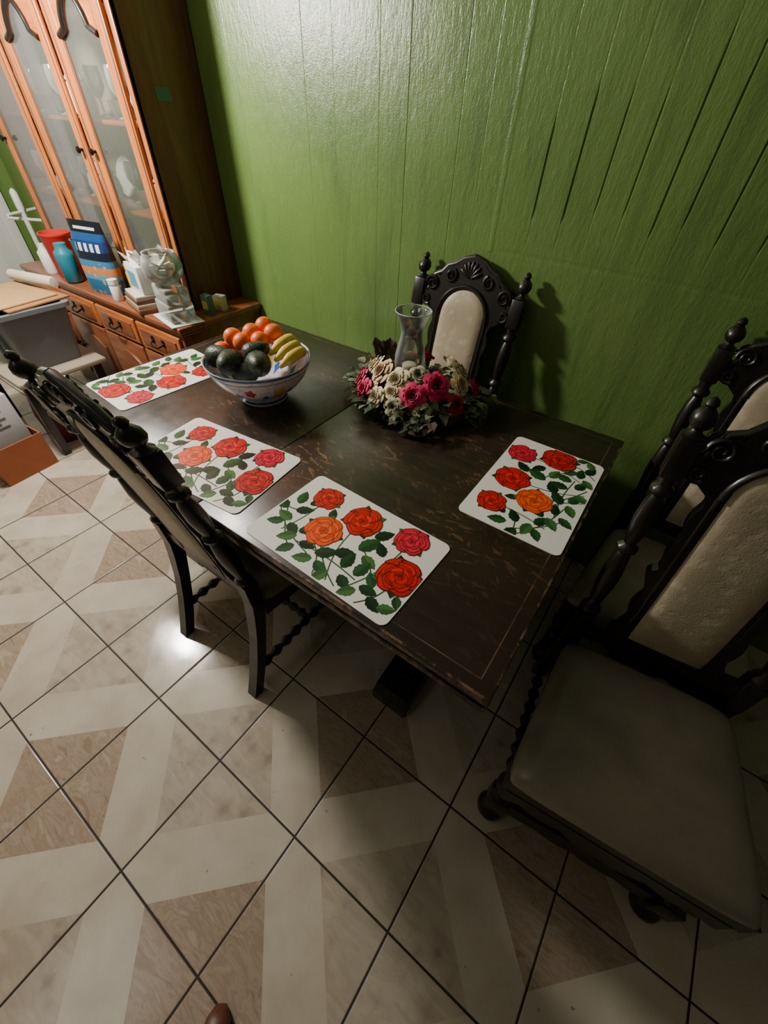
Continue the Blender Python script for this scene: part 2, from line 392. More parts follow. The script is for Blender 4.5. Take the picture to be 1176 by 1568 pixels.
# ------------------------------------------------------------------ chair
def lean(z):
    if z>=.5: return .01+.125*((z-.5)/.64)**1.15
    return .01+.105*(1-z/.5)**1.6
def wl(p): return (p[0],p[1]+lean(max(0,p[2])),p[2])
WD=M['chairwood']
def chair(name,loc,rz):
    e=empty(name,loc,rz); P=[]
    px=.197
    for s in (-1,1):
        zz=[0,.05,.12,.2,.3,.4,.46,.56]
        v=[];f=[]
        for i,z in enumerate(zz):
            r=.019 if z<.4 else .021
            for a,b in ((-r,-r),(r,-r),(r,r),(-r,r)): v.append(wl((s*px+a,b,z)))
        for i in range(len(zz)-1):
            for q in range(4):
                f.append((i*4+q,i*4+(q+1)%4,(i+1)*4+(q+1)%4,(i+1)*4+q))
        f+= [(3,2,1,0),tuple(len(v)-4+q for q in range(4))]
        P.append(mesh_obj('rear_leg',v,f,WD,e))
        prof=[(.018,.555),(.025,.568),(.025,.575),(.015,.588),(.017,.61),(.023,.66),(.024,.70),(.018,.755),(.014,.765),(.024,.775),(.024,.783),(.014,.793),(.019,.82),(.023,.86),(.020,.905),(.014,.925),(.024,.935),(.024,.943),(.015,.952),(.018,.975)]
        P.append(lathe('turned_post',prof,WD,e,16,(s*px,0,0),warp=wl,autos=40))
        o=box('post_block',(s*px-.022,-.022,.972),(s*px+.022,.022,1.062),WD,e,.004)
        o.data.transform(Matrix.Translation(o.location)); o.location=(0,0,0)
        for vv in o.data.vertices: vv.co=wl(vv.co)
        P.append(o)
        prof=[(.017,1.058),(.023,1.064),(.012,1.070),(.010,1.076),(.020,1.084),(.024,1.094),(.022,1.106),(.014,1.116),(.009,1.120),(.013,1.126),(.010,1.134),(.001,1.140)]
        P.append(lathe('finial',prof,WD,e,16,(s*px,0,0),warp=wl))
    def hw(z,top=1.055,w=.092,zc=.965):
        if z<=zc: return w
        t=(z-zc)/(top-zc); return w*math.sqrt(max(0,1-t*t))
    v=[];f=[]; rows=[]
    zz=[.525+.44*i/12 for i in range(13)]+[.965+.09*math.sin(pi/2*i/9) for i in range(1,10)]
    nu=13
    for side in (-1,1):
        for z in zz:
            w_=max(hw(z),.0015)
            for j in range(nu):
                t=-1+2*j/(nu-1)
                ev=min(1,(z-.525)/.05,max(0,(1.055-z)/.05))
                b=.010+.014*(max(0,1-t**4))**.5*max(0,ev)**.5
                v.append(wl((w_*t,side*b,z)))
    n=len(zz)
    for s_ in (0,1):
        o_=s_*n*nu
        for i in range(n-1):
            for j in range(nu-1):
                f.append((o_+i*nu+j,o_+i*nu+j+1,o_+(i+1)*nu+j+1,o_+(i+1)*nu+j))
    P.append(mesh_obj('back_upholstery',v,f,M['fabric'],e,smooth=True))
    for s in (-1,1):
        zz2=[.50+.48*i/48 for i in range(49)]
        A=[(s*(hw(z)-.006),z) for z in zz2]
        B=[(s*(.114+.010*abs(math.sin((z-.5)*36))+(.012 if z<.55 else 0)+.014*math.exp(-((z-.74)/.02)**2)),z) for z in zz2]
        P.append(strip('carved_stile',A,B,-.014,.014,WD,e,warp=wl))
        P.append(tube('stile_bead',[wl((s*.1,-.013,z)) for z in zz2[::3]],.006,WD,e,6))
        P.append(tube('stile_bead_rear',[wl((s*.1,.013,z)) for z in zz2[::3]],.006,WD,e,6))
    P.append(strip('lower_rail',[(-px,.485),(px,.485)],[(-px,.530),(px,.530)],-.014,.014,WD,e,warp=wl))
    out=[(-.185,1.030),(-.172,1.036),(-.158,1.022),(-.150,1.040),(-.153,1.066),(-.138,1.082),(-.118,1.080),(-.108,1.098),(-.092,1.114),(-.070,1.116),(-.056,1.126),(-.040,1.142),(-.020,1.146),(0,1.154)]
    out=out+[(-x,z) for x,z in out[-2::-1]]
    inn=[]
    for i in range(len(out)):
        t=i/(len(out)-1)
        a=pi*(1-t)
        inn.append((.088*math.cos(a),.962+.090*math.sin(a)))
    inn[0]=(-.185,.985); inn[1]=(-.150,.978); inn[2]=(-.118,.955);inn[3]=(-.088,.962)
    inn[-1]=(.185,.985); inn[-2]=(.150,.978); inn[-3]=(.118,.955);inn[-4]=(.088,.962)
    m=len(inn)
    for i in range(4,m-4):
        a=pi*(1-(i-3)/(m-7)); inn[i]=(.088*math.cos(a),.962+.090*math.sin(a))
    P.append(strip('crest_rail',inn,out,-.013,.013,WD,e,warp=wl))
    for yy in (-.015,.015):
        P.append(tube('crest_arch_bead',[wl((.099*math.cos(a),yy,.962+.101*math.sin(a))) for a in [pi*i/20 for i in range(21)]],.0075,WD,e,6))
        for s in (-1,1):
            for (cx,cz,r0,turn,ph) in ((.143,1.052,.026,1.6,0),(.075,1.088,.022,1.5,2),(.157,1.000,.018,1.3,4)):
                pts=[];rr=[]
                for i in range(22):
                    t=i/21; r=r0*(1-.8*t); a=ph+turn*2*pi*t
                    pts.append(wl((s*(cx+r*math.cos(a)),yy,cz+r*math.sin(a)))); rr.append(.0065*(1-.35*t))
                P.append(tube('crest_scroll',pts,rr,WD,e,6))
        for a in [pi*(.15+.7*i/6) for i in range(7)]:
            pts=[wl((r*math.cos(a),yy,1.088+r*math.sin(a)*1.15)) for r in (.006,.02,.035,.046)]
            P.append(tube('crest_shell',pts,[.003,.006,.007,.003],WD,e,6))
    for s in (-1,1):
        P.append(tube('crest_outer_bead',[wl((x*s,0,z)) for x,z in [(.185,1.028),(.160,1.026),(.152,1.05),(.142,1.078),(.115,1.088),(.095,1.112),(.068,1.120),(.04,1.140),(0,1.15)]],.012,WD,e,8))
    SD=.432
    def seatxy(u,v):
        hwid=.208+(.254-.208)*v
        return (hwid*u,-.012-SD*v)
    ns=26; v=[];f=[]
    for i in range(ns+1):
        for j in range(ns+1):
            a=math.sin(pi/2*(-1+2*i/ns)); b=math.sin(pi/2*(-1+2*j/ns))
            k_=1-.035*(abs(a)**6)*(abs(b)**6)
            x,y=seatxy(a*k_,(b*k_+1)/2)
            h=.052*max(0,(1-abs(a)**7)*(1-abs(b)**7))**.40+.012*(1-a*a)*(1-b*b)
            v.append((x,y,.418+h))
    for i in range(ns):
        for j in range(ns):
            q=i*(ns+1)+j; f.append((q,q+1,q+ns+2,q+ns+1))
    P.append(mesh_obj('seat_cushion',v,f,M['seat'],e,smooth=True))
    fr=[seatxy(-.98,.0),seatxy(.98,.0),seatxy(.98,.985),seatxy(-.98,.985)]
    v=[(x,y,.355) for x,y in fr]+[(x,y,.422) for x,y in fr]
    P.append(mesh_obj('seat_frame',v,[(3,2,1,0),(4,5,6,7),(0,1,5,4),(1,2,6,5),(2,3,7,6),(3,0,4,7)],WD,e))
    yf=-.012-SD
    n_=40; A=[(-.235+.47*i/n_,.36) for i in range(n_+1)]
    B=[(x,.315-.018*abs(math.sin(x*33))-.03*math.exp(-(x/.06)**2)) for x,_ in A]
    P.append(strip('carved_apron',A,B,yf+.005,yf+.027,WD,e))
    A=[(-.21+.42*i/n_,.165+.02*math.exp(-(x_/.08)**2)) for i,x_ in [(i,-.21+.42*i/n_) for i in range(n_+1)]]
    B=[(x,.11-.015*abs(math.sin(x*30))) for x,_ in A]
    P.append(strip('carved_stretcher',A,B,yf+.035,yf+.06,WD,e))
    for s in (-1,1):
        lx,ly=s*.215,yf+.05
        prof=[(.020,.0),(.033,.008),(.040,.028),(.036,.05),(.022,.066),(.018,.072),(.030,.08),(.030,.088)]
        P.append(lathe('bun_foot',prof,WD,e,18,(lx,ly,0)))
        o=box('leg_block',(lx-.028,ly-.028,.086),(lx+.028,ly+.028,.175),WD,e,.004); P.append(o)
        prof=[(.022,.172),(.029,.18),(.018,.192),(.024,.22),(.033,.25),(.034,.27),(.022,.295),(.018,.305),(.028,.312),(.028,.32)]
        P.append(lathe('front_leg_turning',prof,WD,e,18,(lx,ly,0)))
        P.append(box('leg_upper_block',(lx-.028,ly-.028,.318),(lx+.028,ly+.028,.40),WD,e,.004))
        prof=[(.013,ly+.02)]
        y=ly+.03
        y1=lean(.13)-.01
        nb=9
        for i in range(nb):
            a=y+(y1-y)*i/nb; b=y+(y1-y)*(i+1)/nb
            prof+=[(.009,a+.002),(.018,a*.6+b*.4),(.018,a*.4+b*.6),(.009,b-.002)]
        prof.append((.013,y1+.01))
        P.append(lathe('side_stretcher',prof,WD,e,12,(s*.205,0,.13),axis='y'))
    prof=[(.01,-.2)]
    for i in range(9):
        a=-.19+.38*i/9; b=-.19+.38*(i+1)/9
        prof+=[(.009,a+.002),(.017,a*.6+b*.4),(.017,a*.4+b*.6),(.009,b-.002)]
    prof.append((.01,.2))
    P.append(lathe('cross_stretcher',prof,WD,e,12,(0,-.17,.13),axis='x'))
    woods=[o for o in P if o.data.materials[0]==WD]
    w_=join('carved_frame',woods,e)
    return e
c1=chair('dining_chair',(-.683,1.391,0),0)
def copy_chair(name,loc,rz):
    e=empty(name,loc,rz)
    for ch in c1.children:
        o=bpy.data.objects.new(ch.name.split('.')[0],ch.data); o.matrix_basis=ch.matrix_basis.copy(); link(o,e)
    return e
copy_chair('dining_chair',(-.88,.362,0),pi)
copy_chair('dining_chair',(.322,.842,0),math.radians(6))
copy_chair('dining_chair',(.325,1.385,0),math.radians(-1))

# ------------------------------------------------------------------ placemats with printed roses
class MB:
    def __init__(s): s.v=[];s.f=[];s.c=[]
    def poly(s,pts,col):
        b=len(s.v); s.v+=pts; s.f.append(tuple(range(b,b+len(pts)))); s.c.append(col)
    def build(s,name,mat,parent=None,smooth=False,loc=(0,0,0),rz=0):
        return mesh_obj(name,s.v,s.f,mat,parent,smooth,loc,rz,cols=s.c)
MW,MH=.432,.276
def mul(c,f): return tuple(min(1,x*f) for x in c)
def print_mesh():
    mb=MB(); rnd=random.Random(3)
    DZ=2.5e-5
    def P(x,y): return ((x-.5)*MW,(y-.5)*MH)
    def clampm(x,y): return (max(-MW/2+.004,min(MW/2-.004,x)),max(-MH/2+.004,min(MH/2-.004,y)))
    def leafp(cx,cy,L,ang,z,col):
        W=L*.29; n=9
        up=[];dn=[]
        for i in range(n+1):
            t=i/n; w=W*math.sin(pi*t**.8)**.9*(1+.08*((i%2)*2-1)); 
            up.append((t*L,w)); dn.append((t*L,-w))
        def tr(p): 
            q=clampm(cx+p[0]*math.cos(ang)-p[1]*math.sin(ang),cy+p[0]*math.sin(ang)+p[1]*math.cos(ang))
            return (q[0],q[1],z)
        mid=[(t*L/n,0) for t in range(n+1)]
        mb.poly([tr(p) for p in mid]+[tr(p) for p in up[1:-1][::-1]],col)
        mb.poly([tr(p) for p in dn]+[tr(p) for p in mid[1:-1][::-1]],mul(col,.6))
    def stem(p0,p1,w,z,col,bend=.0):
        a=Vector(p0);b=Vector(p1);d=(b-a);nrm=Vector((-d.y,d.x)).normalized()
        L=[];Rr=[]
        for i in range(9):
            t=i/8;q=a+d*t+nrm*bend*math.sin(pi*t)
            L.append((q.x+nrm.x*w,q.y+nrm.y*w,z)); Rr.append((q.x-nrm.x*w,q.y-nrm.y*w,z))
        for i in range(8): mb.poly([Rr[i],Rr[i+1],L[i+1],L[i]],col)
    greens=[srgb(24,66,32),srgb(38,88,44),srgb(16,50,28),srgb(66,116,60)]
    roses=[(.20,.78,.040,(srgb(214,32,28),srgb(120,8,14)),1),(.49,.75,.050,(srgb(216,26,24),srgb(110,6,12)),2),(.36,.44,.048,(srgb(246,92,36),srgb(196,44,16)),3),
           (.80,.83,.043,(srgb(218,34,64),srgb(136,10,34)),4),(.885,.45,.052,(srgb(212,24,22),srgb(106,6,10)),5)]
    st=[((.20,.70),(.16,.22),.006),((.49,.62),(.60,.05),-.012),((.36,.3),(.52,.03),.01),((.80,.7),(.70,.08),.012),((.885,.32),(.80,.03),.008),((.04,.50),(.30,.10),-.01),((.02,.42),(.40,.16),-.012),((.28,.20),(.72,.20),.008),((.62,.50),(.90,.06),.01),((.20,.6),(.05,.46),.01),((.42,.30),(.66,.05),-.006)]
    z=.0002
    for a,b,bd in st:
        stem(P(*a),P(*b),.0016,z,srgb(52,94,46),bd); z+=DZ
    spots=[(.03,.46,.050,2.8),(.08,.60,.048,1.9),(.14,.50,.046,.6),(.12,.36,.048,3.0),(.19,.30,.046,-.5),(.10,.28,.042,3.7),(.16,.64,.036,1.0),(.24,.22,.048,3.9),(.27,.33,.044,.9),(.29,.12,.044,4.2),(.34,.22,.042,.2),
           (.42,.12,.046,3.7),(.46,.24,.054,.7),(.50,.13,.044,-.4),(.54,.34,.052,.5),(.56,.08,.042,4.3),(.61,.28,.050,1.6),(.62,.52,.060,1.2),(.64,.70,.05,.9),(.68,.42,.046,-.3),(.66,.14,.044,-.5),(.70,.28,.050,1.4),
           (.72,.56,.044,2.4),(.74,.10,.042,4.0),(.79,.18,.044,.1),(.80,.26,.040,2.4),(.86,.12,.044,-.4),(.93,.12,.040,.5),(.32,.62,.036,2.0),(.96,.25,.034,-1.0)]
    for i,(x,y,L,a) in enumerate(spots):
        cx,cy=P(x,y); leafp(cx-math.cos(a)*L*.3,cy-math.sin(a)*L*.3,L*1.06,a,z,greens[i%4]); z+=DZ*.6
    zr=z
    def blob(cx,cy,rx,ry,ang,col,z,n=14,sd=0):
        pts=[]
        for i in range(n):
            t=2*pi*i/n; r=1+.07*math.sin(3*t+sd)+.04*math.sin(5*t+sd*2)
            x=rx*r*math.cos(t);y=ry*r*math.sin(t)
            q=clampm(cx+x*math.cos(ang)-y*math.sin(ang),cy+x*math.sin(ang)+y*math.cos(ang))
            pts.append((q[0],q[1],z))
        mb.poly(pts,col)
    for (sx_,sy_,r,(c1_,c2_),sd) in roses:
        cx,cy=P(sx_,sy_); z=zr; rr=random.Random(sd)
        for i in range(4):
            leafp(cx,cy,r*1.2,sd+i*1.7,z,greens[i%4]); z+=DZ
        for (n,dist,size,sh) in ((6,.56,.52,.95),(6,.42,.44,1.15),(5,.32,.36,.78),(4,.20,.28,1.25),(3,.10,.18,.7)):
            for i in range(n):
                a=2*pi*i/n+sd+n*.6+rr.uniform(-.15,.15)
                x=cx+math.cos(a)*dist*r; y=cy+math.sin(a)*dist*r
                blob(x,y,size*r*.92,size*r*1.12,a,mul(c2_,rr.uniform(.6,1.1)),z,sd=i+sd); z+=DZ
                f_=sh*rr.uniform(.85,1.15)
                blob(x+math.cos(a)*r*.035,y+math.sin(a)*r*.035,size*r*.76,size*r*.96,a,mul(c1_,f_),z,sd=i+sd); z+=DZ
        blob(cx,cy,.07*r,.07*r,0,c2_,z); z+=DZ
    return mb
pm=print_mesh()
prn=None
def rounded(w,h,r,n=6):
    pts=[]
    for cx,cy,a0 in ((w/2-r,h/2-r,0),(-w/2+r,h/2-r,pi/2),(-w/2+r,-h/2+r,pi),(w/2-r,-h/2+r,1.5*pi)):
        for i in range(n+1):
            a=a0+pi/2*i/n; pts.append((cx+r*math.cos(a),cy+r*math.sin(a)))
    return pts
M['mat']=simple('placemat_vinyl',srgb(238,236,230),.35,var=.02)
def placemat(x,y,rz):
    global prn
    e=empty('placemat',(x,y,TZ+.0004),math.radians(rz))
    pts=rounded(MW,MH,.018); n=len(pts)
    v=[(a,b,0) for a,b in pts]+[(a,b,.002) for a,b in pts]
    f=[tuple(range(n))[::-1],tuple(range(n,2*n))]+[(i,(i+1)%n,n+(i+1)%n,n+i) for i in range(n)]
    mesh_obj('mat_sheet',v,f,M['mat'],e)
    if prn is None:
        o=pm.build('rose_print',M['attr'],e,loc=(0,0,.002)); prn=o.data
    else:
        o=bpy.data.objects.new('rose_print',prn); o.location=(0,0,.002); link(o,e)
placemat(-1.515,.712,-94)
placemat(-.943,.507,6)
placemat(-.441,.503,-1.5)
placemat(-.141,.976,90.5)

# ------------------------------------------------------------------ fruit bowl
k=N('painted_ceramic'); o=k.obj()
sp=k.n('ShaderNodeSeparateXYZ'); k.set(sp.inputs[0],o)
z=sp.outputs[2]
white=srgb(222,228,236); blue=srgb(70,100,165)
gr=k.n('ShaderNodeTexGradient'); gr.gradient_type='RADIAL'; k.set(gr.inputs[0],o)
def motif(nrep,phase,zc,zr,ur,petals=5):
    a=k.math('FRACT',k.math('ADD',k.math('MULTIPLY',gr.outputs['Fac'],float(nrep)),phase))
    uu=k.math('DIVIDE',k.math('SUBTRACT',a,.5),ur); vv=k.math('DIVIDE',k.math('SUBTRACT',z,zc),zr)
    r=k.math('SQRT',k.math('ADD',k.math('MULTIPLY',uu,uu),k.math('MULTIPLY',vv,vv)))
    th=k.math('ARCTAN2',vv,uu)
    rp=k.math('MULTIPLY_ADD',k.math('COSINE',k.math('MULTIPLY',th,float(petals))),.14,.84)
    return k.math('LESS_THAN',r,rp)
col=white
col=k.mix(k.ramp(k.noise(k.mapp(o,(22,22,22)),1.0,3,.6,2.),[(.54,0.),(.60,.45)]),col,srgb(130,156,205))
col=k.mix(motif(5,.25,.078,.028,.15),col,srgb(214,190,110))
col=k.mix(motif(5,.75,.086,.020,.10),col,srgb(184,64,78))
col=k.mix(motif(5,.5,.060,.014,.08,4),col,srgb(70,110,180))
col=k.mix(motif(5,.0,.066,.016,.08,4),col,srgb(70,105,175))
def band(zc,w): return k.math('COMPARE',z,zc,w)
for zc,w in ((.139,.004),(.122,.0014),(.032,.0025),(.012,.004)):
    col=k.mix(band(zc,w),col,blue)
k.P(Base_Color=col,Roughness=.14)
bowlm=k.m
bw=empty('fruit_bowl',(-1.11,.856,TZ+.0004))
prof=[(.068,0),(.080,.0),(.082,.006),(.077,.026),(.098,.036),(.132,.062),(.156,.092),(.170,.122),(.177,.142),(.175,.146),(.171,.143),(.163,.122),(.146,.09),(.112,.058),(.06,.040),(.001,.036)]
lathe('bowl',prof,bowlm,bw,64,autos=80)
k=N('orange_peel'); o=k.obj(); k.P(Base_Color=k.mix(k.noise(o,12,3),srgb(234,94,12),srgb(242,122,26)),Roughness=.4); k.bump(k.noise(o,260,2),.35,.0015); orm=k.m
k=N('avocado_skin'); o=k.obj(); k.P(Base_Color=k.mix(k.ramp(k.noise(o,40,4,.7),[(.4,0.),(.65,1.)]),(.012,.019,.011),(.050,.070,.034)),Roughness=.42); k.bump(k.noise(o,140,3),.6,.003); avm=k.m
k=N('banana_skin'); o=k.obj(); k.P(Base_Color=k.mix(k.ramp(k.noise(o,30,4,.7),[(.55,0.),(.72,.6)]),srgb(228,198,84),srgb(130,100,40)),Roughness=.45); banm=k.m
def orange(x,y,z,r=.031):
    prof=[(max(.0008,r*math.sin(pi*i/14)),-r*.92*math.cos(pi*i/14)) for i in range(15)]
    prof[-1]=(.0008,r*.86)
    o=lathe('mandarin',prof,orm,bw,20,autos=180); o.location=(x,y,z); o.rotation_euler=(random.uniform(-.6,.6),random.uniform(-.6,.6),0)
for p in ((-.115,.000,.155),(-.125,-.045,.145),(-.09,.050,.168),(-.065,.095,.163),(-.02,.115,.165),(.03,.105,.160),(-.05,.035,.200),(-.095,-.01,.188),(-.035,.080,.212),(.015,.070,.205),(.0,.02,.19),(-.045,-.015,.185),(.055,.06,.17),(.02,-.02,.15),(-.08,-.06,.12),(.075,.10,.15)):
    orange(*p)
def avo(x,y,z,rz,rx=1.35,s=1.0):
    prof=[(.001,-.048),(.022,-.044),(.034,-.030),(.038,-.012),(.034,.008),(.027,.028),(.018,.044),(.009,.051),(.001,.053)]
    o=lathe('avocado',[(a*s,b*s) for a,b in prof],avm,bw,20,autos=180); o.location=(x,y,z); o.rotation_euler=(rx,0,rz)
avo(-.005,-.108,.158,.5,1.35,1.08); avo(.078,-.062,.162,.9,1.25,1.08); avo(-.085,-.085,.150,1.8,1.3,.98); avo(.035,-.03,.180,2.6,1.3,.9)
avo(.03,-.08,.125,1.6)
def banana(pts,r=.017):
    n=len(pts); rad=[]
    for i in range(n):
        t=i/(n-1); rad.append(r*min(1,(.30+2.6*min(t,1-t)) ))
    tube('banana',pts,rad,banm,bw,10)
for q in range(3):
    pts=[]
    for i in range(11):
        t=i/10
        pts.append((.122-.026*q+.022*math.sin(pi*t)-.02*t,-.015+.135*t+.004*q,.148+.026*math.sin(pi*t)+.012*q))
    banana(pts,.019)

# ------------------------------------------------------------------ flower centrepiece with hurricane glass
fc=empty('floral_centerpiece',(-.665,1.165,TZ))
fl=MB(); rnd=random.Random(11)
def petal(mbd,base,axis_m,az,r,h,wid,open_,col,curl):
    nu,nv=4,4; P_=[]
    for j in range(nv+1):
        v_=j/nv
        rad=r*(.18+open_*v_**1.1); zz=h*math.sin(pi/2*min(1,v_*1.05))-curl*h*max(0,v_-.65)*1.8
        w_=wid*math.sin(pi*(.12+.72*v_))**.7
        row=[]
        for i in range(nu+1):
            u_=-1+2*i/nu
            a=az+u_*w_
            rr=rad*(1-.06*abs(u_))
            p=Vector((rr*math.cos(a),rr*math.sin(a),zz-(.05*h*u_*u_)))
            row.append(base+axis_m@p)
        P_.append(row)
    for j in range(nv):
        for i in range(nu):
            s_=.8+.35*(j/nv)
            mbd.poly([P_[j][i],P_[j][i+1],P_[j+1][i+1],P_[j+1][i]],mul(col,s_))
def rose(mbd,base,dirv,R_,col):
    q=Vector((0,0,1)).rotation_difference(Vector(dirv).normalized()).to_matrix()
    base=Vector(base)
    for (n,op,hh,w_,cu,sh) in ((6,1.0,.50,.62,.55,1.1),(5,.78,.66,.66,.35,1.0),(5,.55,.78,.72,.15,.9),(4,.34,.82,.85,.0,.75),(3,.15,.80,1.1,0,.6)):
        ph=rnd.uniform(0,6)
        for i in range(n):
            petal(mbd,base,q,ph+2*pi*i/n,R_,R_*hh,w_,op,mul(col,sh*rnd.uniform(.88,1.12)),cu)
def leaf3(mbd,base,dirv,L,W,col,droop=.3):
    d=Vector(dirv).normalized(); s_=d.cross(Vector((0,0,1))); 
    if s_.length<.1: s_=Vector((1,0,0))
    s_.normalize(); up=s_.cross(d).normalized()
    tw=rnd.uniform(-.6,.6); s2=s_*math.cos(tw)+up*math.sin(tw); n=5
    prev=None; b=Vector(base)
    for i in range(n+1):
        t=i/n; c_=b+d*L*t-Vector((0,0,1))*droop*L*t*t
        c_.z=max(c_.z,.003)
        w_=W*math.sin(pi*(.06+.92*t))**.8*(1.12 if i%2 else .9)
        l=c_+s2*w_+up*w_*.25; r_=c_-s2*w_+up*w_*.25
        l.z=max(l.z,.003); r_.z=max(r_.z,.003)
        if prev:
            pl,pc,pr=prev
            mbd.poly([pc,c_,l,pl],col); mbd.poly([pr,r_,c_,pc],mul(col,.8))
        prev=(l,c_,r_)
lc=[srgb(54,78,46),srgb(76,96,64),srgb(112,122,94),srgb(44,62,38),srgb(132,136,110),srgb(90,74,54)]
for i in range(360):
    a=rnd.uniform(0,2*pi); rr=rnd.uniform(.08,.175); zz=rnd.uniform(.008,.085)*(1.15-rr*3)
    el=rnd.uniform(-.15,.9)
    leaf3(fl,(rr*math.cos(a),rr*math.sin(a)*.85,max(.008,zz+.02)),(math.cos(a+rnd.uniform(-.8,.8)),math.sin(a+rnd.uniform(-.8,.8)),el),rnd.uniform(.035,.062),rnd.uniform(.010,.017),rnd.choice(lc),rnd.uniform(.2,.8))
for i in range(70):
    leaf3(fl,(rnd.uniform(.13,.235),rnd.uniform(-.02,.12),rnd.uniform(.02,.07)),(rnd.uniform(.1,1),rnd.uniform(-.6,.8),rnd.uniform(-.1,.9)),rnd.uniform(.03,.048),rnd.uniform(.011,.018),rnd.choice(lc[:4]),.5)
    leaf3(fl,(rnd.uniform(-.23,-.13),rnd.uniform(-.10,.08),rnd.uniform(.02,.09)),(rnd.uniform(-1,-.1),rnd.uniform(-.6,.6),rnd.uniform(0,1)),rnd.uniform(.035,.05),rnd.uniform(.010,.016),rnd.choice(lc),.4)
for i in range(70):
    leaf3(fl,(rnd.uniform(-.14,.16),rnd.uniform(-.20,-.13),rnd.uniform(.02,.06)),(rnd.uniform(-.6,.6),rnd.uniform(-1,-.1),rnd.uniform(0,.8)),rnd.uniform(.035,.05),rnd.uniform(.010,.016),rnd.choice(lc),.5)
for i in range(22):
    leaf3(fl,(rnd.uniform(-.19,-.12),rnd.uniform(.0,.06),rnd.uniform(.08,.13)),(rnd.uniform(-.6,.2),rnd.uniform(-.3,.3),1),rnd.uniform(.05,.07),.016,srgb(66,58,36),.1)
fl.build('foliage',M['petal'],fc)
fr_=MB()
pink=srgb(222,48,104); cr=srgb(238,220,180); pe=srgb(236,196,154); rd=srgb(180,30,60); gy=srgb(176,174,140)
blooms=[(-.165,-.085,.060,pink,.036),(-.115,-.135,.060,pink,.036),(-.06,-.15,.060,cr,.033),(-.14,-.035,.095,cr,.040),(-.085,-.075,.105,pe,.044),(-.015,-.095,.105,cr,.042),
 (.055,-.115,.085,pink,.040),(.095,-.050,.105,pink,.044),(.140,.020,.095,cr,.040),(.11,.07,.11,cr,.040),(.035,-.055,.125,gy,.032),(-.185,.02,.08,cr,.034),(-.15,.07,.095,pe,.036),(.165,-.035,.06,rd,.032),(.015,-.16,.055,gy,.030),
 (.10,-.125,.05,gy,.030),(-.05,.12,.10,pink,.034),(.05,.13,.10,cr,.036),(.17,.08,.07,pink,.032),(-.11,.12,.08,cr,.034),(-.195,-.03,.06,pink,.030),(-.01,-.125,.08,cr,.034)]
for x,y,z_,c_,r_ in blooms:
    rose(fr_,(x,y,z_),(x*3,y*3.2-.05,.35),r_,c_)
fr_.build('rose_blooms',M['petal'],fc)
lathe('wreath_base',[(.06,0.0),(.13,0.0),(.14,.02),(.12,.045),(.07,.05),(.06,.02)],simple('floral_foam',(.02,.03,.015),.9),fc,32)
gp=[(.030,.05),(.036,.06),(.046,.09),(.052,.12),(.052,.15),(.045,.185),(.037,.215),(.036,.235),(.042,.260),(.054,.288),(.059,.296),(.0575,.297),(.052,.289),(.040,.261),(.034,.235),(.035,.215),(.043,.185),(.050,.15),(.050,.12),(.044,.09),(.034,.062),(.028,.055)]
v,f=lathe_data(gp,40,(-.046,.015,0)); f=f[:-2]
mesh_obj('hurricane_glass',v,f,M['glass'],fc,smooth=True)
rim=[(-.046+.0582*math.cos(2*pi*i/40),.015+.0582*math.sin(2*pi*i/40),.2965) for i in range(41)]
tube('glass_rim',rim,.0014,simple('bright_glass_edge',(.65,.7,.66),.1,spec=1.0),fc,6)
lathe('candle',[(.025,.05),(.025,.12),(.022,.123),(.001,.122)],simple('candle_wax',srgb(225,215,190),.5),fc,20,origin=(-.046,.015,0))

# ------------------------------------------------------------------ china hutch
hu=empty('china_cabinet',(0,0,0))
BX0,BX1,BY0=-3.53,-1.90,1.05; UX0,UX1,UY0=-3.40,-2.05,1.245; CZ=.742; WB=YB-.006
box('base_carcass',(BX0+.02,BY0+.02,.08),(BX1-.02,WB,CZ-.03),M['pine_red'],hu,.003)
box('base_plinth',(BX0+.035,BY0+.035,0),(BX1-.035,WB-.02,.08),M['pine_dark'],hu,.003)
box('counter_top',(BX0,BY0,CZ-.03),(BX1,WB,CZ),M['pine_red'],hu,.008,3)
box('counter_moulding',(BX0+.01,BY0+.01,CZ-.045),(BX1-.01,WB,CZ-.0305),M['pine_red'],hu,.005)
nb=4; bwid=(BX1-BX0-.06)/nb
for i in range(nb):
    x0=BX0+.03+i*bwid+.012; x1=BX0+.03+(i+1)*bwid-.012
    box('drawer_front',(x0,BY0+.004,.555),(x1,BY0+.022,.685),M['pine_x'],hu,.006,3)
    box('drawer_field',(x0+.03,BY0-.002,.58),(x1-.03,BY0+.010,.66),M['pine_red'],hu,.005,3)
    cx=(x0+x1)/2
    tube('drawer_pull',[(cx-.045,BY0-.002,.625),(cx-.04,BY0-.022,.615),(cx-.02,BY0-.028,.605),(cx+.02,BY0-.028,.605),(cx+.04,BY0-.022,.615),(cx+.045,BY0-.002,.625)],.0045,M['black'],hu,8)
    for s in (-1,1): box('pull_plate',(cx+s*.045-.014,BY0-.005,.61),(cx+s*.045+.014,BY0-.0015,.645),M['black'],hu,.002)
    box('cupboard_door',(x0,BY0+.004,.10),(x1,BY0+.022,.54),M['pine_red'],hu,.005,3)
    n_=20; fx0,fx1=x0+.05,x1-.05
    A=[(fx0+(fx1-fx0)*j/n_,.15) for j in range(n_+1)]
    B=[(a,.42+.055*math.sin(pi*j/n_)**1.5) for j,(a,_) in enumerate(A)]
    strip('raised_field',A,B,BY0-.006,BY0+.006,M['pine_red'],hu)
    lathe('cupboard_knob',[(.006,0),(.006,-.012),(.014,-.018),(.012,-.026),(.001,-.028)],M['black'],hu,14,(x1-.022 if i%2==0 else x0+.022,BY0+.004,.36),axis='y')
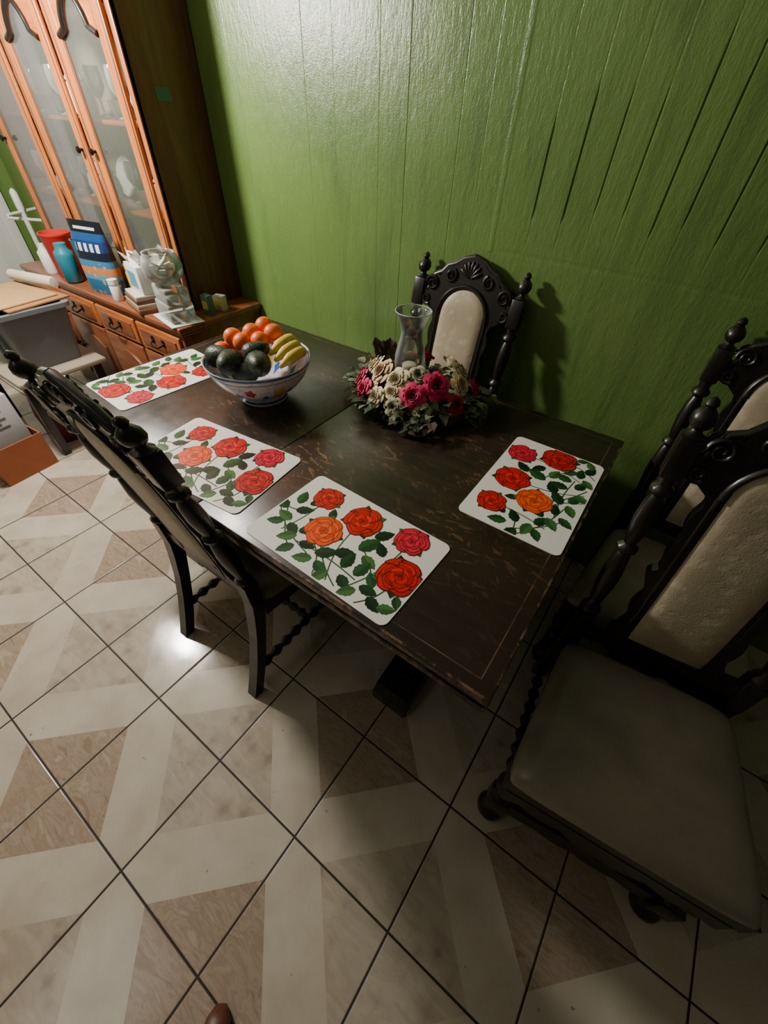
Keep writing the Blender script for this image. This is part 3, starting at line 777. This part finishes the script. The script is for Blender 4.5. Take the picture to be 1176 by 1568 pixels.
UZ0,UZ1=CZ+.0005,2.08
for nm,x0,x1 in (('side_right',UX1-.02,UX1),('side_left',UX0,UX0+.02)):
    box(nm,(x0,UY0,UZ0),(x1,WB,UZ1),M['pine_dark'],hu,.002)
box('upper_back',(UX0+.02,WB-.012,UZ0),(UX1-.02,WB,UZ1),simple('pale_back_panel',srgb(170,158,142),.6,var=.25),hu)
box('upper_bottom',(UX0+.02,UY0+.02,UZ0),(UX1-.02,WB-.013,UZ0+.02),M['pine_x'],hu)
box('upper_top',(UX0-.03,UY0-.03,UZ1),(UX1+.03,WB,UZ1+.03),M['pine_x'],hu,.006)
box('cornice',(UX0-.045,UY0-.045,UZ1+.031),(UX1+.045,WB,UZ1+.07),M['pine_x'],hu,.01,3)
shz=[1.10,1.42,1.74]
for z in shz: box('shelf',(UX0+.021,UY0+.03,z),(UX1-.021,WB-.013,z+.015),M['pine_x'],hu,.002)
bays=[-3.40,-2.95,-2.50,-2.05]
for bx in bays:
    xx0=max(UX0,bx-.020); xx1=min(UX1,bx+.020)
    if bx==bays[0]: xx1=bx+.03
    if bx==bays[-1]: xx0=bx-.03
    box('face_stile',(xx0,UY0-.004,UZ0),(xx1,UY0+.018,UZ1),M['pine'],hu,.003)
box('face_rail_top',(UX0+.02,UY0-.003,1.93),(UX1-.02,UY0+.016,UZ1),M['pine_x'],hu,.003)
box('face_rail_bottom',(UX0+.02,UY0-.003,UZ0),(UX1-.02,UY0+.016,UZ0+.05),M['pine_x'],hu,.003)
for i in range(3):
    x0=bays[i]+.024; x1=bays[i+1]-.024
    if i==0:x0+=.008
    if i==2:x1-=.008
    y0,y1=UY0-.020,UY0-.0045
    sw=.062
    box('door_stile',(x0,y0,UZ0+.04),(x0+sw,y1,1.94),M['pine'],hu,.005,3)
    box('door_stile',(x1-sw,y0,UZ0+.04),(x1,y1,1.94),M['pine'],hu,.005,3)
    box('door_rail',(x0+sw,y0+.001,UZ0+.04),(x1-sw,y1,UZ0+.10),M['pine_x'],hu,.005,3)
    n_=28; A=[(x0+sw+(x1-x0-2*sw)*j/n_,1.94) for j in range(n_+1)]; B=[]
    for j in range(n_+1):
        t=abs(2*j/n_-1)
        if t>.62: zc=1.665+.02*(1-(t-.62)/.38)
        else: zc=1.70+.075*math.cos(t/.62*pi/2)**.8
        B.append((A[j][0],zc))
    strip('arched_rail',A,B,y0+.001,y1,M['pine_x'],hu)
    tube('arch_bead',[(x,y0-.002,z) for x,z in B],.010,M['chairwood'],hu,8)
    box('pane_bead',(x0+sw,y0+.004,UZ0+.10),(x0+sw+.008,y1,1.68),M['pine_dark'],hu,.002)
    box('pane_bead',(x1-sw-.008,y0+.004,UZ0+.10),(x1-sw,y1,1.68),M['pine_dark'],hu,.002)
    box('stile_groove',(x0+.010,y0-.002,UZ0+.06),(x0+.016,y0+.002,1.90),M['pine_dark'],hu,.001)
    box('stile_groove',(x1-.016,y0-.002,UZ0+.06),(x1-.010,y0+.002,1.90),M['pine_dark'],hu,.001)
    box('glass_pane',(x0+sw-.004,UY0-.011,UZ0+.09),(x1-sw+.004,UY0-.008,1.80),M['pane'],hu)
    kx=x0+sw*.5 if i!=1 else x1-sw*.5
    lathe('door_pull',[(.006,0),(.006,-.012),(.013,-.018),(.012,-.026),(.001,-.029)],M['black'],hu,14,(kx,y0,1.33),axis='y')
    for hz in (.95,1.75):
        box('hinge',((x1-.004 if i!=1 else x0-.006),y0-.003,hz),((x1+.006 if i!=1 else x0+.004),y0+.006,hz+.06),M['black'],hu,.001)
por=simple('porcelain',srgb(238,236,232),.12); dg=glassy('pressed_glass',(.93,.95,.94),1.2,haze=.35,base=.14,blend=.5)
gold=simple('gilt_ceramic',srgb(190,170,120),.3,var=.2)
rr=random.Random(5)
for lv in [UZ0+.022]+[z+.0155 for z in shz[:3]]:
    x=UX0+.09
    while x<UX1-.08:
        kind=rr.choice(['plate','cup','goblet','jar','goblet']); y=rr.uniform(UY0+.09,WB-.11)
        if kind=='plate':
            o=lathe('display_plate',[(.02,0),(.05,.004),(.085,.014),(.086,.017),(.05,.008),(.001,.006)],por,hu,28); o.location=(x,WB-.05,lv+.087); o.rotation_euler=(math.radians(78),0,0)
        elif kind=='cup':
            lathe('teacup',[(.022,0),(.025,.003),(.036,.03),(.041,.06),(.038,.06),(.03,.02),(.001,.006)],por,hu,20,(x,y,lv))
        elif kind=='goblet':
            lathe('goblet',[(.03,0),(.03,.003),(.006,.012),(.005,.06),(.02,.075),(.034,.10),(.035,.14),(.030,.165),(.028,.165),(.032,.14),(.03,.10),(.001,.08)],dg,hu,20,(x,y,lv))
        else:
            lathe('covered_jar',[(.03,0),(.05,.02),(.058,.06),(.05,.10),(.035,.115),(.045,.12),(.03,.14),(.008,.15),(.012,.165),(.001,.175)],rr.choice([por,dg,gold]),hu,20,(x,y,lv))
        x+=rr.uniform(.08,.12)
box('paper_tag',(UX1+.0005,1.335,1.50),(UX1+.0015,1.40,1.54),simple('teal_paper',srgb(70,112,92),.6),hu)

# ------------------------------------------------------------------ clutter on the hutch ledge
def cont(name,x,y,z,prof,mat,seg=24):
    e=empty(name,(x,y,z)); lathe('body',prof,mat,e,seg); return e
k=N('snack_pouch_print'); o=k.obj(); sp=k.n('ShaderNodeSeparateXYZ'); k.set(sp.inputs[0],o)
col=k.ramp(k.math('MULTIPLY',sp.outputs[2],1/.32),[(0,srgb(44,104,140)),(.22,srgb(80,140,160)),(.30,srgb(190,112,60)),(.40,srgb(50,110,145)),(.50,srgb(24,30,44)),(.62,srgb(28,50,96)),(.76,srgb(30,70,120)),(.86,srgb(20,22,30))],'CONSTANT')
vo=k.n('ShaderNodeTexVoronoi'); k.set(vo.inputs['Vector'],k.mapp(o,(30,30,30))); vo.inputs['Scale'].default_value=1
nn=k.ramp(vo.outputs['Distance'],[(.26,1.),(.32,0.)])
low=k.math('LESS_THAN',sp.outputs[2],.15)
col=k.mix(k.math('MULTIPLY',k.math('MULTIPLY',nn,low),.75),col,srgb(196,150,96))
tt=k.math('MULTIPLY',k.math('COMPARE',sp.outputs[2],.215,.018),k.math('LESS_THAN',k.math('ABSOLUTE',sp.outputs[0]),.08))
tt=k.math('MULTIPLY',tt,k.math('GREATER_THAN',k.math('FRACT',k.math('MULTIPLY',sp.outputs[0],26.0)),.45))
col=k.mix(k.math('MULTIPLY',tt,.8),col,srgb(225,225,225))
tt2=k.math('MULTIPLY',k.math('COMPARE',sp.outputs[2],.295,.006),k.math('LESS_THAN',k.math('ABSOLUTE',sp.outputs[0]),.07))
col=k.mix(k.math('MULTIPLY',tt2,.8),col,srgb(210,210,205))
k.P(Base_Color=col,Roughness=.3)
pch=k.m
e=empty('snack_bag',(-2.62,1.13,CZ+.0005),math.radians(14))
v=[];f=[]
rows=[(0,.110,.036),(.02,.113,.042),(.12,.113,.044),(.22,.11,.033),(.29,.11,.013),(.325,.111,.003)]
for z,wx,ty in rows:
    for i in range(16):
        a=2*pi*i/16; ca,sa=math.cos(a),math.sin(a)
        v.append((wx*abs(ca)**.5*(1 if ca>=0 else -1),ty*abs(sa)**.7*(1 if sa>=0 else -1),z))
for i in range(len(rows)-1):
    for j in range(16): f.append((i*16+j,i*16+(j+1)%16,(i+1)*16+(j+1)%16,(i+1)*16+j))
f+=[tuple(range(16))[::-1],tuple(80+j for j in range(16))]
mesh_obj('pouch',v,f,pch,e,smooth=True,autos=60)
red=simple('red_plastic',srgb(196,46,42),.35); teal=simple('teal_plastic',srgb(36,116,134),.35); gw=simple('white_plastic',srgb(215,215,210),.4)
cont('plastic_canister',-3.07,1.15,CZ+.0005,[(.06,0),(.065,.01),(.075,.20),(.08,.205),(.08,.215),(.074,.215),(.06,.01),(.001,.008)],red)
cont('plastic_canister',-2.93,1.10,CZ+.0005,[(.035,0),(.045,.01),(.048,.13),(.046,.15),(.03,.165),(.03,.19),(.001,.192)],teal)
cont('plastic_tumbler',-2.815,1.165,CZ+.0005,[(.04,0),(.05,.21),(.053,.215),(.047,.215),(.038,.01),(.001,.01)],teal)
cont('spray_bottle',-3.19,1.10+.0,CZ+.0005,[(.03,0),(.034,.01),(.034,.11),(.015,.13),(.015,.15),(.001,.152)],gw)
cont('pill_bottle',-2.465,1.09,CZ+.0005,[(.022,0),(.024,.004),(.024,.07),(.02,.076),(.024,.078),(.024,.10),(.001,.101)],gw)
cont('spice_jar',-2.43,1.18,CZ+.0005,[(.022,0),(.024,.004),(.024,.12),(.02,.13),(.022,.132),(.022,.16),(.001,.161)],simple('amber_jar',srgb(200,160,50),.3))
bk=empty('book_stack',(-2.27,1.13,CZ+.0005),math.radians(-14))
zz=0
for i,(w_,d_,h_,c_) in enumerate(((.21,.14,.022,srgb(120,84,60)),(.20,.135,.018,srgb(170,150,120)),(.185,.13,.02,srgb(96,70,58)),(.17,.12,.014,srgb(200,190,170)))):
    box('book_%d'%i,(-w_/2,-d_/2,zz),(w_/2,d_/2,zz+h_),simple('book_cover_%d'%i,c_,.5,var=.2),bk,.002); zz+=h_+.0005
ct=empty('tissue_carton',(-2.26,1.15,CZ+.0005+zz),math.radians(-10))
box('carton_body',(-.075,-.045,0),(.075,.045,.12),simple('carton_card',srgb(215,222,222),.5,var=.1),ct,.003)
box('carton_label',(-.055,-.0465,.02),(.03,-.0455,.09),simple('carton_blue',srgb(80,140,160),.5),ct)
mb=MB()
for i in range(14):
    a=random.uniform(0,6.28); b=Vector((random.uniform(-.04,.04),random.uniform(-.02,.02),.12))
    d1=Vector((math.cos(a)*.05,math.sin(a)*.03,random.uniform(.02,.05))); d2=Vector((-math.sin(a)*.04,math.cos(a)*.03,random.uniform(0,.03)))
    mb.poly([b,b+d1,b+d1+d2,b+d2],srgb(225,222,215))
mb.build('tissues',M['attr'],ct)
cg=glassy('frosted_storage_glass',(.86,.93,.89),1.0,haze=.18)
gs=empty('glass_storage_container',(-2.02,1.135,CZ+.0005),math.radians(-12))
box('tray_paper',(-.115,-.08,0),(.115,.08,.004),gw,gs,.001)
box('container_base',(-.085,-.06,.0045),(.085,.06,.085),cg,gs,.01,3)
box('container_mid',(-.08,-.055,.0855),(.08,.055,.15),cg,gs,.01,3)
cb=empty('glass_candy_jar',(-2.03,1.135,CZ+.152),0)
v,f=lathe_data([(.03,0),(.05,.005),(.082,.04),(.088,.075),(.078,.11),(.066,.125),(.070,.130),(.062,.128),(.075,.108),(.083,.075),(.076,.042),(.045,.012),(.001,.01)],28)
mesh_obj('jar_bowl',v,f,cg,cb,smooth=True)
mb=MB()
for i in range(10):
    a=random.uniform(0,6.28); b=Vector((random.uniform(-.03,.03),random.uniform(-.03,.03),.06))
    d1=Vector((math.cos(a)*.05,math.sin(a)*.05,random.uniform(.0,.05))); d2=Vector((-math.sin(a)*.04,math.cos(a)*.04,random.uniform(0,.03)))
    mb.poly([b,b+d1,b+d1+d2,b+d2],srgb(225,215,200))
mb.build('wrapped_candy',M['attr'],cb)
for i,(x,y,w_,d_,h_,c_) in enumerate(((-1.955,1.27,.05,.035,.09,srgb(90,110,90)),(-1.96,1.345,.055,.04,.07,srgb(190,185,160)))):
    e=empty('small_carton',(x,y,CZ+.0005),.3*i)
    box('carton',(-w_/2,-d_/2,0),(w_/2,d_/2,h_),simple('small_carton_%d'%i,c_,.5,var=.3),e,.002)
    box('flap',(-w_/2+.005,-d_/2-.001,h_*.3),(w_/2-.005,-d_/2+.0005,h_*.7),simple('small_label_%d'%i,srgb(210,180,60),.5),e)

# ------------------------------------------------------------------ clutter by the left
stt=empty('side_table',(0,0,0)); cw=simple('cream_laminate',srgb(150,140,122),.4,var=.1)
box('table_top',(-3.3,.50,.435),(-2.56,.94,.46),cw,stt,.004)
for x in (-3.26,-2.62):
    for y in (.54,.90): box('leg',(x-.02,y-.02,0),(x+.02,y+.02,.4345),M['chairwood'],stt,.003)
gy_=simple('gray_storage_plastic',srgb(104,108,114),.45,var=.05)
bn=empty('storage_bin',(-2.86,.74,.4605))
v=[];f=[]
for z,sx_,sy_ in ((0,.20,.13),(.27,.235,.16),(.27,.25,.175),(.29,.25,.175),(.29,.225,.15),(.02,.19,.12)):
    for a,b in rounded(sx_*2,sy_*2,.03,4): v.append((a,b,z))
q=20
for i in range(5):
    for j in range(q): f.append((i*q+j,i*q+(j+1)%q,(i+1)*q+(j+1)%q,(i+1)*q+j))
f+=[tuple(range(q))[::-1],tuple(5*q+j for j in range(q))]
mesh_obj('tub',v,f,gy_,bn,smooth=True,autos=35)
for x in (-.10,0,.10): box('rib',(x-.008,-.165,.05),(x+.008,-.135,.26),gy_,bn,.003)
box('handle',(-.06,-.195,.225),(.06,-.165,.255),gy_,bn,.006)
kf=simple('kraft_paper',srgb(150,106,64),.7,var=.15)
pp=empty('paper_folders',(-2.86,.76,.752),math.radians(8))
box('folder_lower',(-.24,-.15,0),(.22,.15,.010),kf,pp,.002); o=box('folder_upper',(-.20,-.16,.0105),(.18,.12,.018),simple('cream_paper',srgb(172,138,90),.6,var=.12),pp,.002)
pr=empty('paper_roll',(-2.93,.90,.80),math.radians(14))
lathe('roll',[(.001,-.16),(.024,-.158),(.026,-.15),(.026,.15),(.024,.158),(.001,.16)],simple('white_paper',srgb(195,186,170),.6,var=.12),pr,20,axis='x')
cbx=empty('cardboard_box',(-2.78,.32,0),math.radians(6))
card=simple('cardboard',srgb(160,92,54),.75,var=.15)
box('carton_front',(-.22,-.13,0),(.22,-.124,.20),card,cbx); box('carton_back',(-.22,.124,0),(.22,.13,.20),card,cbx)
box('carton_left',(-.22,-.124,0),(-.214,.124,.20),card,cbx); box('carton_right',(.214,-.124,0),(.22,.124,.20),card,cbx)
box('carton_bottom',(-.214,-.124,.001),(.214,.124,.006),card,cbx)
wb=empty('appliance_box',(-2.84,.32,.007),math.radians(6))
box('box_body',(-.15,-.11,0),(.19,.11,.40),simple('white_box_card',srgb(190,190,190),.5,var=.08),wb,.003)
for i in range(5): box('box_print',(-.08,-.1115,.26+.02*i),(.10-.03*(i%2),-.1103,.268+.02*i),simple('print_ink_%d'%i,srgb(90,90,96),.5),wb)
for i in range(5): box('box_print_side',(.1895,-.07,.24+.022*i),(.1912,.05-.03*(i%2),.25+.022*i),simple('side_ink_%d'%i,srgb(110,110,120),.5),wb)
mr=empty('tote_bag',(-2.86,.64,0),math.radians(-10))
v=[];f=[];q=20
for z,sx_,sy_ in ((0,.16,.08),(.1,.17,.09),(.25,.16,.07),(.36,.15,.045),(.355,.145,.04),(.1,.16,.08)):
    for i,(a,b) in enumerate(rounded(sx_*2,sy_*2,.03,4)): v.append((a,b+.01*math.sin(i*1.7),z))
for i in range(5):
    for j in range(q): f.append((i*q+j,i*q+(j+1)%q,(i+1)*q+(j+1)%q,(i+1)*q+j))
f+=[tuple(range(q))[::-1],tuple(5*q+j for j in range(q))]
mesh_obj('bag_body',v,f,simple('maroon_cloth',srgb(100,34,40),.8,var=.2),mr,smooth=True)
mr.scale=(.9,.9,.9)
cr_=empty('coat_rack',(-3.75,1.28,0))
lathe('pole',[(.015,.0),(.015,.96),(.022,.98),(.020,1.06),(.010,1.075),(.001,1.08)],M['white'],cr_,16)
lathe('base_disc',[(.14,0),(.14,.02),(.04,.035),(.022,.05)],M['white'],cr_,24)
for a,zz in ((0,.92),(pi/2,.96)):
    t=a+.5; tube('cross_peg',[(-.12*math.cos(t),-.12*math.sin(t),zz),(0,0,zz),(.12*math.cos(t),.12*math.sin(t),zz)],[.009,.009,.009],M['white'],cr_,8)
sh=empty('leather_shoe',(-.115,-.405,0),math.atan2(.83,-.55)-pi/2)
v=[];f=[];rows=14;q=16
for i in range(rows+1):
    t=i/rows; yy=-.14+.28*t
    w_=.045*math.sin(pi*min(.999,max(.001,t*.86+.10)))**.45*(1 if t<.98 else .6); w_=w_ if t<.999 else .012
    hgt=.085-.035*t if t<.9 else .0535-.25*(t-.9)
    for j in range(q):
        a=2*pi*j/q; v.append((w_*math.cos(a),yy,max(.001,.03+ (hgt-.03)*math.sin(a) if math.sin(a)>0 else .03+.029*math.sin(a))))
for i in range(rows):
    for j in range(q): f.append((i*q+j,i*q+(j+1)%q,(i+1)*q+(j+1)%q,(i+1)*q+j))
f+=[tuple(range(q))[::-1],tuple(rows*q+j for j in range(q))]
mesh_obj('shoe_upper',v,f,simple('brown_leather',srgb(90,52,34),.45,var=.2),sh,smooth=True)

# ------------------------------------------------------------------ lights
def point(name,loc,e,r,col=(1,.95,.86)):
    l=bpy.data.lights.new(name,'POINT'); l.energy=e; l.shadow_soft_size=r; l.color=col
    o=bpy.data.objects.new(name,l); o.location=loc; link(o); return o
point('pendant_bulb',(-2.40,.52,1.95),185,.10,(1,.94,.84))
l=bpy.data.lights.new('soft_fill_light','AREA'); l.energy=3; l.size=.7; l.color=(1,.95,.88)  # weak soft fill added out of view to lift the shadows, not a room fixture
o=bpy.data.objects.new('soft_fill_light',l); o.location=(-1.2,-1.2,2.6); link(o)
w=bpy.data.worlds.new('world'); SC.world=w; w.use_nodes=True
w.node_tree.nodes['Background'].inputs[0].default_value=(.6,.7,.8,1); w.node_tree.nodes['Background'].inputs[1].default_value=.1
